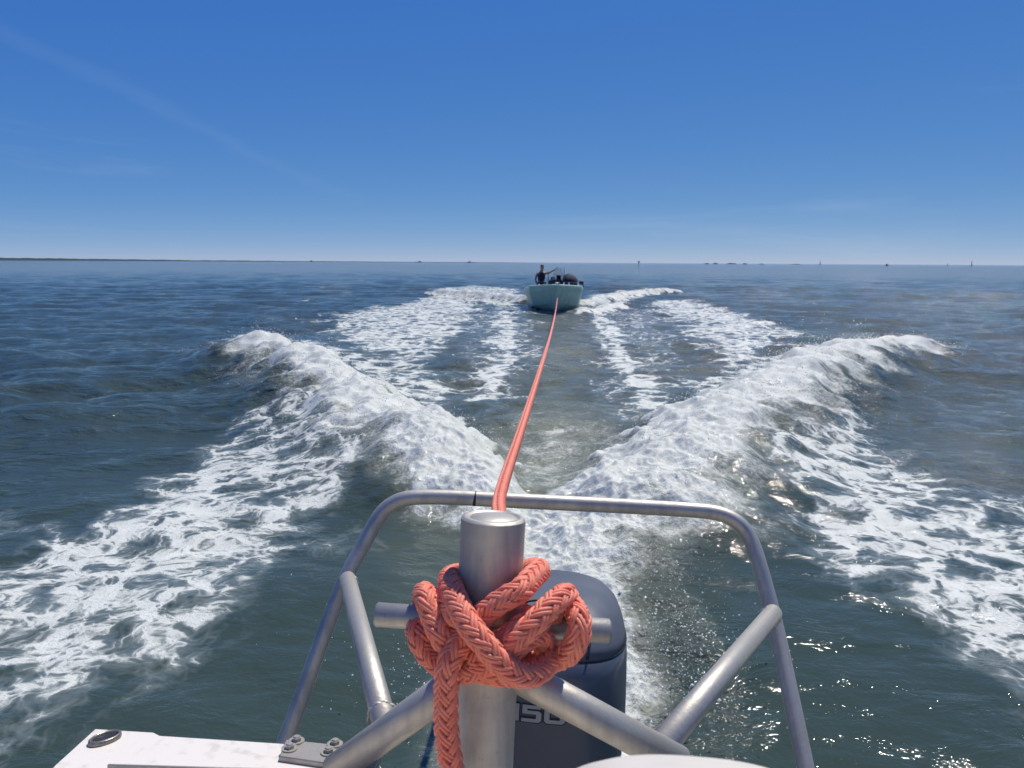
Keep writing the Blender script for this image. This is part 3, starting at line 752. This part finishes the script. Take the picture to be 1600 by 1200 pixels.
# ================================================================ TOWED SKIFF
SK = W(868, 487, 0.0); SK = Vector((SK.x, SK.y, 0))
SYAW = R(-1.2)
skiff = empty('skiff', SK, SYAW)
tag(skiff, 'pale green aluminium skiff being towed bow first on the orange rope', 'boat')
PX = SK.y / F      # metres for one photo pixel at the bow
def prof_at(y):
    gw = float(np.interp(y, [0, .25, .75, 1.0, 1.6, 3, 5.6], [.03, .50, 1.08, 1.14, 1.2, 1.27, 1.22]))
    cw = gw * float(np.interp(y, [0, .8, 2, 5.6], [.6, .84, .84, .86]))
    gz = float(np.interp(y, [0, .8, 2.5, 5.6], [1.07, .99, .82, .72])); cz = float(np.interp(y, [0, .8, 2, 5.6], [.36, .2, .05, 0]))
    kz = float(np.interp(y, [0, .5, 1.5, 5.6], [.02, -.12, -.22, -.25])); return gw, gz, cw, cz, kz
ys = [0, .08, .16, .25, .4, .55, .70, .75, .78, .85, 1.0, 1.3, 1.6, 2.2, 3, 4, 5, 5.6]
v = []; f = []
for y in ys:
    gw, gz, cw, cz, kz = prof_at(y); row = []
    rake = .25 * max(0, 1 - y / 1.0)
    pr = [(gw, gz), (gw * .985, gz - .07), (gw * .93 + cw * .07, gz * .7 + cz * .3), (gw * .5 + cw * .5, gz * .4 + cz * .6), (cw, cz), (cw * .55, cz * .5 + kz * .5)]
    for x, z in pr: row.append(Vector((-x, y + rake * (1 - z) * .8, z)))
    row.append(Vector((0, y + rake * (1 - kz) * .8, kz)))
    for x, z in pr[::-1]: row.append(Vector((x, y + rake * (1 - z) * .8, z)))
    v += row
nc = 13
for a in range(len(ys) - 1):
    for b in range(nc - 1): f.append((a * nc + b, a * nc + b + 1, (a + 1) * nc + b + 1, (a + 1) * nc + b))
f.append(tuple(range(nc - 1, -1, -1))); f.append(tuple((len(ys) - 1) * nc + b for b in range(nc)))
hull = mesh('hull', v, f, M_MINT, skiff, smooth=False, local=True)
def hsurf(side, y, t):
    gw, gz, cw, cz, kz = prof_at(y); x = gw + (cw - gw) * t; z = gz - .05 + (cz - gz + .05) * t
    rake = .25 * max(0, 1 - y / 1.0); return Vector((side * x, y + rake * (1 - z) * .8, z))
for sd_ in (-1, 1):
    for ya, yb in ((.16, .10), (.36, .24), (.60, .42)):
        pts = [hsurf(sd_, ya + (yb - ya) * t, t) + Vector((0, -.006, 0)) for t in np.linspace(.12, .96, 9)]
        MB().add(*tube_geo(pts, [.004] + [.016] * 7 + [.004], 8)).build('pressed_rib', M_MINT, hull, local=True)
MB().add(*tube_geo([Vector((0, -.01 + .25 * (1 - z) * .8, z)) for z in np.linspace(1.05, 0, 8)], .022, 8)).build('stem', M_MINT, hull, local=True)
for sd_ in (-1, 1):
    pts = [Vector((sd_ * prof_at(y)[0], y, prof_at(y)[1] + .012)) for y in ys]
    MB().add(*tube_geo(pts, .038, 10)).build('gunwale', M_MINT2, skiff, local=True)
eye_l = Vector((.02, .06, .50))
MB().add(*tube_geo([eye_l + Vector((math.cos(a) * .035, -.03, math.sin(a) * .035)) for a in np.linspace(0, 2 * math.pi, 16)], .01, 8)).build('towing_eye', M_CHROME, skiff, local=True)
dv = []; dfc = []
for y in ys[3:]:
    gw, gz = prof_at(y)[:2]; dv += [Vector((-gw * .97, y, gz - .22)), Vector((gw * .97, y, gz - .22))]
for a in range(len(ys[3:]) - 1): dfc.append((2 * a, 2 * a + 1, 2 * a + 3, 2 * a + 2))
mesh('deck', dv, dfc, M_SKIFF_IN, skiff, smooth=False, local=True)
XA, YA, ZA = Vector((1, 0, 0)), Vector((0, 1, 0)), Vector((0, 0, 1))
def lp(px, py, y):
    """photo pixel at local depth y along the skiff to local coordinates"""
    d = SK.y + y; q = CAM + ray(px, py) * (d / ray(px, py).y); return wmat(skiff).inverted() @ q
def sbox(name, c, hx, hy, hz, mat, b=.02, par=None): return MB().add(*roundbox_geo(c, XA, YA, ZA, hx, hy, hz, b)).build(name, mat, par or skiff, local=True)
# steering console with windscreen and rail
cl, crn = lp(858, 446, 2.3), lp(878, 430, 2.3)
con = sbox('console', Vector(((cl.x + crn.x) / 2, 2.5, .95)), abs(crn.x - cl.x) / 2 * 1.05, .3, .30, M_DARK, .06)
for px, pw, ph in ((864, 4, .09), (873, 5, .14)):
    c = lp(px, 434, 2.45); sbox('instrument', Vector((c.x, 2.45, 1.25 + ph / 2)), .05 + .01 * pw, .06, ph, M_DARK, .03, con)
arc = [lp(px, py, 2.35) for px, py in ((864, 441), (865, 430), (867, 421), (872, 418.5), (877, 420), (880, 427), (881, 441))]
ap = crom(arc, .04); scv = []; 
for p in ap: scv += [p, p + Vector((0, .05, 0))]
n_ = len(ap); glass_v = [q for q in ap] + [q + Vector((0, .012, 0)) for q in ap]
MB().add(glass_v, [tuple(range(n_)), tuple(range(2 * n_ - 1, n_ - 1, -1))] + [(i_, i_ + 1, n_ + i_ + 1, n_ + i_) for i_ in range(n_ - 1)]).build('windscreen', M_GLASS, con, smooth=False, local=True)
MB().add(*tube_geo(ap, .014, 8)).build('windscreen_rail', M_CHROME, con, local=True)
pb_, pt_ = lp(856.5, 446, 2.1), lp(856.5, 424, 2.1)
MB().add(*tube_geo([pb_, pt_], .014, 8)).build('grab_rail', M_DARK, skiff, local=True)
lb, lt = lp(881.5, 446, 2.6), lp(881.5, 420, 2.6)
lpole = MB().add(*tube_geo([lb, lt], .01, 8)).build('light_pole', M_DARK, skiff, local=True)
MB().add(*tube_geo([lt, lt + ZA * .02, lt + ZA * .05, lt + ZA * .06], [.012, .03, .03, .01], 10)).build('stern_light', M_WHITE, lpole, local=True)
# canvas hump
ca, cb = lp(878, 446, 2.0), lp(905, 446, 2.0); cw_ = (cb.x - ca.x) / 2; cx_ = (ca.x + cb.x) / 2; zb = lp(890, 444, 2).z; zt = lp(884, 428, 2).z
cv = []; nu, nv = 18, 13
for a in range(nu):
    u = a / (nu - 1); sh = (1 - abs(2 * u ** .8 - 1) ** 2.4) if 0 < u < 1 else 0
    for b in range(nv):
        t = math.pi * b / (nv - 1)
        cv.append(Vector((cx_ + (2 * u - 1) * cw_, 2.3 - .55 * math.cos(t) * (.4 + .6 * sh), zb - .1 + (zt - zb + .1) * (sh ** .5) * math.sin(t) ** .6 + .012 * math.sin(9 * u + 3 * t))))
canvas = mesh('canvas_cover', cv, [(a * nv + b, (a + 1) * nv + b, (a + 1) * nv + b + 1, a * nv + b + 1) for a in range(nu - 1) for b in range(nv - 1)], M_CANVAS, skiff, local=True)
# bow fittings: fairlead roller, cleats, trolling motor head on the far rail
gz_ = .98
for px in (870, 873):
    c = lp(px, 443, .35); MB().add(*tube_geo([c + Vector((-.06, 0, 0)), c + Vector((.06, 0, 0))], .055, 12)).build('bow_roller', M_DARK if px == 873 else M_WHITE, skiff, local=True)
for px in (881, 889, 903):
    c = lp(px, 443.5, .7); MB().add(*tube_geo([c - ZA * .1, c + ZA * .03, c + ZA * .06], [.03, .03, .045], 10)).build('rod_holder', M_WHITE, skiff, local=True)
ta, tb = lp(905, 441.5, 1.2), lp(912, 441.5, 1.2)
tm = MB().add(*tube_geo([ta, ta.lerp(tb, .3), ta.lerp(tb, .8), tb], [.04, .085, .085, .03], 14)).build('clamp_motor', M_DARK, skiff, local=True)
MB().add(*tube_geo([tb - ZA * .02 - XA * .05, lp(911.5, 449, 1.2)], .025, 8)).build('shaft', M_DARK, tm, local=True)
MB().add(*tube_geo([lp(878, 441.5, 1.6), lp(905, 442.5, 1.3)], .018, 8)).build('motor_arm', M_DARK, tm, local=True)
sbox('seat', Vector((lp(846, 447, 3.0).x, 3.1, .80)), .30, .28, .12, M_BROWN, .05)

# ---------------------------------------------------------------- person at the skiff's wheel
def skin_body(name, nodes, links, mat, parent, levels=2, root=0, local=True):
    me = bpy.data.meshes.new(name); me.from_pydata([tuple(n[:3]) for n in nodes], links, []); me.update()
    o = bpy.data.objects.new(name, me); COL.objects.link(o)
    m = o.modifiers.new('skin', 'SKIN'); m.use_smooth_shade = True
    sv = me.skin_vertices[0].data
    for i_, nd in enumerate(nodes):
        sv[i_].radius = (nd[3], nd[4] if len(nd) > 4 else nd[3]); sv[i_].use_root = (i_ == root)
    s = o.modifiers.new('subsurf', 'SUBSURF'); s.levels = levels; s.render_levels = levels
    me.materials.append(mat); o.parent = parent; return o
ph = lp(846, 413, 3.05)
per_loc = wmat(skiff) @ Vector((ph.x, 3.1, .92))
person = empty('person', per_loc, SYAW)
tag(person, 'person in a dark sleeveless top seated in the green skiff, arm out to the windscreen', 'person')
# local: x right in the picture, -y towards the towing boat, z up from the seat
T_ = ph.z - .92
zs_ = T_ / .90
N_ = [(0, 0, .10 * zs_, .15, .12), (0, .0, .26 * zs_, .135, .105), (0.01, -.01, .42 * zs_, .165, .11), (.01, 0, .55 * zs_, .12, .08), (.02, -.01, .635 * zs_, .055, .058), (.03, -.03, .70 * zs_, .06, .072), (.035, -.035, .79 * zs_, .078, .095), (.035, -.03, .865 * zs_, .058, .07),
      (.19, -.02, .535 * zs_, .058), (.36, -.18, .56 * zs_, .042), (.56, -.30, .68 * zs_, .03), (.62, -.33, .715 * zs_, .03),
      (-.19, .01, .52 * zs_, .058), (-.26, -.02, .28 * zs_, .045), (-.2, -.18, .12 * zs_, .034), (-.17, -.24, .10 * zs_, .034),
      (-.10, -.08, .07, .09), (-.13, -.44, .08, .068), (-.13, -.42, -.30, .05), (-.13, -.50, -.36, .04),
      (.10, -.08, .07, .09), (.12, -.44, .05, .068), (.12, -.42, -.30, .05), (.12, -.50, -.36, .04)]
L_ = [(0, 1), (1, 2), (2, 3), (3, 4), (4, 5), (5, 6), (6, 7), (3, 8), (8, 9), (9, 10), (10, 11), (3, 12), (12, 13), (13, 14), (14, 15), (0, 16), (16, 17), (17, 18), (18, 19), (0, 20), (20, 21), (21, 22), (22, 23)]
skin_body('body', N_, L_, M_SKIN, person)
skin_body('sleeveless_top', [(0, 0, .06, .165, .135), (0, 0, .26 * zs_, .15, .12), (.01, -.01, .42 * zs_, .20, .145), (.01, 0, .55 * zs_, .185, .125), (.012, 0, .60 * zs_, .10, .09)], [(0, 1), (1, 2), (2, 3), (3, 4)], M_VEST, person)
skin_body('shorts', [(0, 0, .08, .165, .135), (-.09, -.08, .07, .105), (-.125, -.34, .08, .088), (.09, -.08, .07, .105), (.115, -.34, .055, .088)], [(0, 1), (1, 2), (0, 3), (3, 4)], M_VEST, person)
hd = Vector((.035, -.035, .79 * zs_))
hv = []; hf = []
for a in range(9):
    p_ = math.pi * .62 * a / 8
    for b in range(16):
        q_ = 2 * math.pi * b / 16; bk = 1.0
        hv.append(hd + Vector((math.sin(p_) * math.cos(q_) * .084, .012 + math.sin(p_) * math.sin(q_) * .104, .02 + math.cos(p_) * .105)))
for a in range(8):
    for b in range(16):
        if not (a > 4 and 9 <= b <= 15): hf.append((a * 16 + b, a * 16 + (b + 1) % 16, (a + 1) * 16 + (b + 1) % 16, (a + 1) * 16 + b))
mesh('hair', hv, hf, M_HAIR, person, local=True)
for sx in (-.032, .032): MB().add(*tube_geo([hd + Vector((sx - .014 + .03, -.098, .012)), hd + Vector((sx + .014 + .03, -.1, .012))], .010, 8)).build('eye', M_HAIR, person, local=True)
MB().add(*tube_geo([hd + Vector((.03, -.098, .02)), hd + Vector((.036, -.122, -.02)), hd + Vector((.034, -.10, -.028))], [.008, .014, .008], 8)).build('nose', M_SKIN, person, local=True)
hand_o = Vector((.62, -.33, .715 * zs_))
for k in range(4): MB().add(*tube_geo([hand_o + Vector((0, -.02 + .017 * k, 0)), hand_o + Vector((.05, -.03 + .018 * k, .02)), hand_o + Vector((.08 - .006 * abs(k - 1), -.03 + .018 * k, -.01))], [.011, .010, .008], 8)).build('finger', M_SKIN, person, local=True)
MB().add(*tube_geo([hand_o + Vector((-.01, -.03, .0)), hand_o + Vector((.02, -.06, .0)), hand_o + Vector((.05, -.065, -.015))], [.012, .011, .009], 8)).build('thumb', M_SKIN, person, local=True)

# ================================================================ FAR HORIZON
def far(px, d): r = ray(px, 412); k = d / r.y; return Vector((r.x * k, d, 0))
# low shore on the left
sv = []; sf = []; npt = 160
for i_ in range(npt):
    t = i_ / (npt - 1); px = -260 + 1100 * t; d = 1500 + 900 * t; c = far(px, d)
    hgt = (7.5 * (1 - t) ** 2.0 + .9) * (.8 + .45 * random.random()) * (1 if t < .95 else (1 - t) * 20)
    n1 = Vector((.0, 1, 0)); sv += [c - n1 * 6, c + n1 * 2 + ZA * hgt * .85, c + n1 * 25 + ZA * hgt, c + n1 * 200]
for i_ in range(npt - 1):
    for k in range(3): sf.append((i_ * 4 + k, (i_ + 1) * 4 + k, (i_ + 1) * 4 + k + 1, i_ * 4 + k + 1))
sh = mesh('shore', sv, sf, M_LAND); sh['kind'] = 'structure'
def islet(px, wpx, hpx, d, lab):
    c = far(px, d); hw_ = wpx / 2 * d / F; hh = .75 * hpx * d / F; v = []; f = []; nn = 18
    for a in range(nn):
        u = -1 + 2 * a / (nn - 1); env = max(.04, (1 - abs(u) ** 3)) * (.7 + .5 * random.random())
        v += [c + Vector((u * hw_, -hw_ * .2, -.3)), c + Vector((u * hw_, 0, hh * env)), c + Vector((u * hw_, hw_ * .3, hh * env * .8)), c + Vector((u * hw_, hw_ * .5, -.3))]
    for a in range(nn - 1):
        for k in range(3): f.append((a * 4 + k, (a + 1) * 4 + k, (a + 1) * 4 + k + 1, a * 4 + k + 1))
    o = mesh('islet', v, f, M_TREE); tag(o, lab, 'islet', 'low wooded islets along the horizon'); return o
for px, wpx, hpx, lab in ((1104, 9, 2.0, 'leftmost of the tiny dark islets on the horizon right of the skiff'), (1118, 10, 2.3, 'second dark islet from the left on the horizon'), (1143, 18, 2.4, 'widest dark islet on the horizon, third from the left'), (1164, 9, 2.2, 'small dark islet just right of the widest islet'), (1190, 8, 1.8, 'lone faint islet midway along the right horizon'), (1244, 16, 1.6, 'flat dark islet nearest the two thin masts on the horizon')):
    islet(px, wpx, hpx, 2400, lab)
def ship(px, wpx, d, lab, house=.3):
    c = far(px, d); L2 = wpx / 2 * d / F; e = empty('cargo_ship', c); tag(e, lab, 'ship', 'far ships on the horizon')
    hh = 1.1 * d / F; v = []
    for x, yw in ((-L2, .6), (-L2 * .8, 1), (L2 * .8, 1), (L2, .3)):
        for s in (-1, 1): v += [Vector((x, s * yw * L2 * .14, -.4)), Vector((x * 1.03, s * yw * L2 * .16, hh * .8))]
    f = []
    for a in range(3):
        b = a * 4; f += [(b, b + 4, b + 5, b + 1), (b + 2, b + 3, b + 7, b + 6), (b + 1, b + 5, b + 7, b + 3)]
    f += [(0, 1, 3, 2), (12, 14, 15, 13)]
    mesh('hull', v, f, M_SHIP, e, smooth=False, local=True)
    MB().add(*roundbox_geo((L2 * house, 0, hh * 1.25), XA, YA, ZA, L2 * .3, L2 * .1, hh * .5, .2, 1)).build('deckhouse', M_SHIP, e, local=True)
    MB().add(*tube_geo([Vector((L2 * house, 0, hh * 1.6)), Vector((L2 * house, 0, hh * 2.2))], .5, 8)).build('funnel', M_SHIP, e, local=True)
ship(485, 10, 2300, 'faint ship on the horizon at the right end of the low shore')
ship(654, 11, 2500, 'far ship on the horizon midway between shore and skiff')
ship(735, 13, 2500, 'far ship on the horizon closest to the left of the skiff', -.2)
def marker(px, top, d, lab):
    c = far(px, d); e = empty('channel_marker', c); tag(e, lab, 'marker'); hh = (414.5 - top) * d / F + .2
    MB().add(*tube_geo([Vector((0, 0, -1)), Vector((0, 0, hh))], .28, 8)).build('pile', M_DARK, e, local=True)
    MB().add(*roundbox_geo((0, -.3, hh * .78), XA, YA, ZA, .85, .1, 1.0, .05, 1)).build('board', M_DARK, e, local=True)
marker(998, 409.5, 900, 'dark square-topped channel marker on the horizon right of the skiff')
def motor_far(px, d):
    c = far(px, d); e = empty('fishing_boat', c); tag(e, 'tiny dark fishing boat on the right horizon with a raking mast', 'boat'); s = d / F
    v = [Vector((x * s, y * s, z * s)) for x, y, z in ((-2.6, 0, 1.2), (-2.0, -.7, 1.1), (2.3, -.7, .8), (2.3, .7, .8), (-2.0, .7, 1.1), (-2.0, 0, -.3), (2.2, -.5, -.3), (2.2, .5, -.3))]
    mesh('hull', v, [(0, 1, 2, 3, 4), (0, 5, 6, 2, 1), (0, 4, 3, 7, 5), (2, 6, 7, 3)], M_DARK, e, smooth=False, local=True)
    MB().add(*roundbox_geo((-.4 * s, 0, 1.8 * s), XA, YA, ZA, 1.0 * s, .4 * s, 1.0 * s, .1 * s, 1)).build('cabin', M_DARK, e, local=True)
    MB().add(*tube_geo([Vector((.6 * s, 0, 1.2 * s)), Vector((3.2 * s, 0, 3.6 * s))], .16 * s, 6)).build('mast', M_DARK, e, local=True)
motor_far(1386, 1200)
def sailboat(px, top, d, lab, wpx):
    c = far(px, d); e = empty('sailing_boat', c); tag(e, lab, 'sailing boat', 'masts standing on the right horizon'); s = d / F; hh = (415 - top) * s
    v = [Vector((x * s, y * s, z * s)) for x, y, z in ((-wpx, 0, .7), (-wpx * .5, -.4, .6), (wpx, -.4, .6), (wpx, .4, .6), (-wpx * .5, .4, .6), (-wpx * .6, 0, -.3), (wpx * .9, 0, -.3))]
    mesh('hull', v, [(0, 1, 2, 3, 4), (0, 5, 6, 2, 1), (0, 4, 3, 6, 5), (2, 6, 3)], M_SHIP, e, smooth=False, local=True)
    MB().add(*tube_geo([Vector((0, 0, 0)), Vector((0, 0, hh))], .18 * s, 6)).build('mast', M_DARK, e, local=True)
    MB().add([Vector((.1 * s, 0, hh * .2)), Vector((wpx * .8 * s, .1 * s, hh * .2)), Vector((.1 * s, 0, hh * .97)), Vector((.1 * s, .06 * s, hh * .2)), Vector((wpx * .8 * s, .16 * s, hh * .2)), Vector((.1 * s, .06 * s, hh * .97))], [(0, 1, 2), (5, 4, 3), (0, 3, 4, 1), (1, 4, 5, 2), (2, 5, 3, 0)]).build('sail', M_SAIL, e, smooth=False, local=True)
sailboat(1518, 407, 1800, 'tallest thin sail on the right horizon', 2.0)
sailboat(1480.5, 411, 1800, 'short sail on the right horizon left of the tallest one', 1.2)
sailboat(1281, 409, 2200, 'thin bare mast on the horizon left of the tiny fishing boat', 1.8)

# ================================================================ SPRAY
def drops(name, pts, rad, mat, lab):
    pts = np.array(pts); rad = np.array(rad); n = len(pts)
    o6 = np.array([(1, 0, 0), (-1, 0, 0), (0, 1, 0), (0, -1, 0), (0, 0, 1), (0, 0, -1)], float)
    fc = np.array([(0, 2, 4), (2, 1, 4), (1, 3, 4), (3, 0, 4), (2, 0, 5), (1, 2, 5), (3, 1, 5), (0, 3, 5)])
    st = rng.normal(0, 1, (n, 3)) * .35 + 1
    v = (pts[:, None] + o6[None] * (rad[:, None] * st)[:, None]).reshape(-1, 3)
    f = (fc[None] + np.arange(n)[:, None, None] * 6).reshape(-1, 3)
    me = bpy.data.meshes.new(name); me.vertices.add(len(v)); me.vertices.foreach_set('co', v.astype(np.float32).ravel())
    me.loops.add(len(f) * 3); me.loops.foreach_set('vertex_index', f.astype(np.int32).ravel())
    me.polygons.add(len(f)); me.polygons.foreach_set('loop_start', np.arange(0, len(f) * 3, 3, dtype=np.int32)); me.polygons.foreach_set('use_smooth', np.ones(len(f), bool))
    me.update(calc_edges=True); me.materials.append(mat)
    o = bpy.data.objects.new(name, me); COL.objects.link(o); tag(o, lab, 'spray', kind='stuff'); return o
def drop_mat():
    g = NG('spray_drops'); d = g.n('ShaderNodeBsdfDiffuse', Color=C(.9, .91, .9)); t = g.n('ShaderNodeBsdfTranslucent', Color=C(.9, .91, .9))
    m = g.n('ShaderNodeMixShader'); m.inputs[0].default_value = .5; g.t.links.new(d.outputs[0], m.inputs[1]); g.t.links.new(t.outputs[0], m.inputs[2])
    gl = g.n('ShaderNodeBsdfGlossy', Roughness=.1); m2 = g.n('ShaderNodeMixShader'); m2.inputs[0].default_value = .12
    g.t.links.new(m.outputs[0], m2.inputs[1]); g.t.links.new(gl.outputs[0], m2.inputs[2]); g.t.links.new(m2.outputs[0], g.out.inputs[0]); return g.m
M_DROP = drop_mat()
cf_ = FULL(churn); pr_ = np.clip(cf_, 0, 1) ** 2 * sp * sp * (RAD < 40); pr_ /= pr_.sum()
nd = 34000
idx = rng.choice(len(pr_), nd, p=pr_)
hgt = rng.exponential(.024, nd) * (.4 + 4.2 * np.clip(pn(X[idx] * 2.2, Y[idx] * 2.2, 77), 0, 1)) * (.5 + Zf[idx].clip(0, .6) * 2.2); pp = np.c_[X[idx] + rng.normal(0, .1, nd), Y[idx] + rng.normal(0, .1, nd), Zf[idx] + hgt]
rd_ = (.0011 + np.minimum(rng.exponential(.0012, nd), .0042)) * np.clip(RAD[idx] / 6, .75, 1.7)
drops('wake_spray', pp, rd_, M_DROP, 'white spray flying off the breaking V shaped wake')
# fine drops thrown up beside the outboard
pts = []; rr_ = []
for n_, (cx, cy, sx, sy) in ((1100, (1035, 960, 50, 95)), (420, (1080, 1090, 60, 50)), (260, (1010, 880, 30, 25)), (90, (560, 1060, 60, 60)), (60, (1130, 930, 60, 60)), (110, (645, 1120, 35, 50))):
    for k in range(n_):
        q = W(random.gauss(cx, sx), random.gauss(cy, sy), 0); t = random.uniform(.02, .22)
        q = Vector((q.x, q.y, t * .8)); pts.append(q); rr_.append(.0016 + random.expovariate(1 / .0014))
drops('motor_spray', pts, rr_, M_DROP, 'scattered glittering droplets beside the outboard motor')
print('tris water', len(quads) * 2, NR, NT)
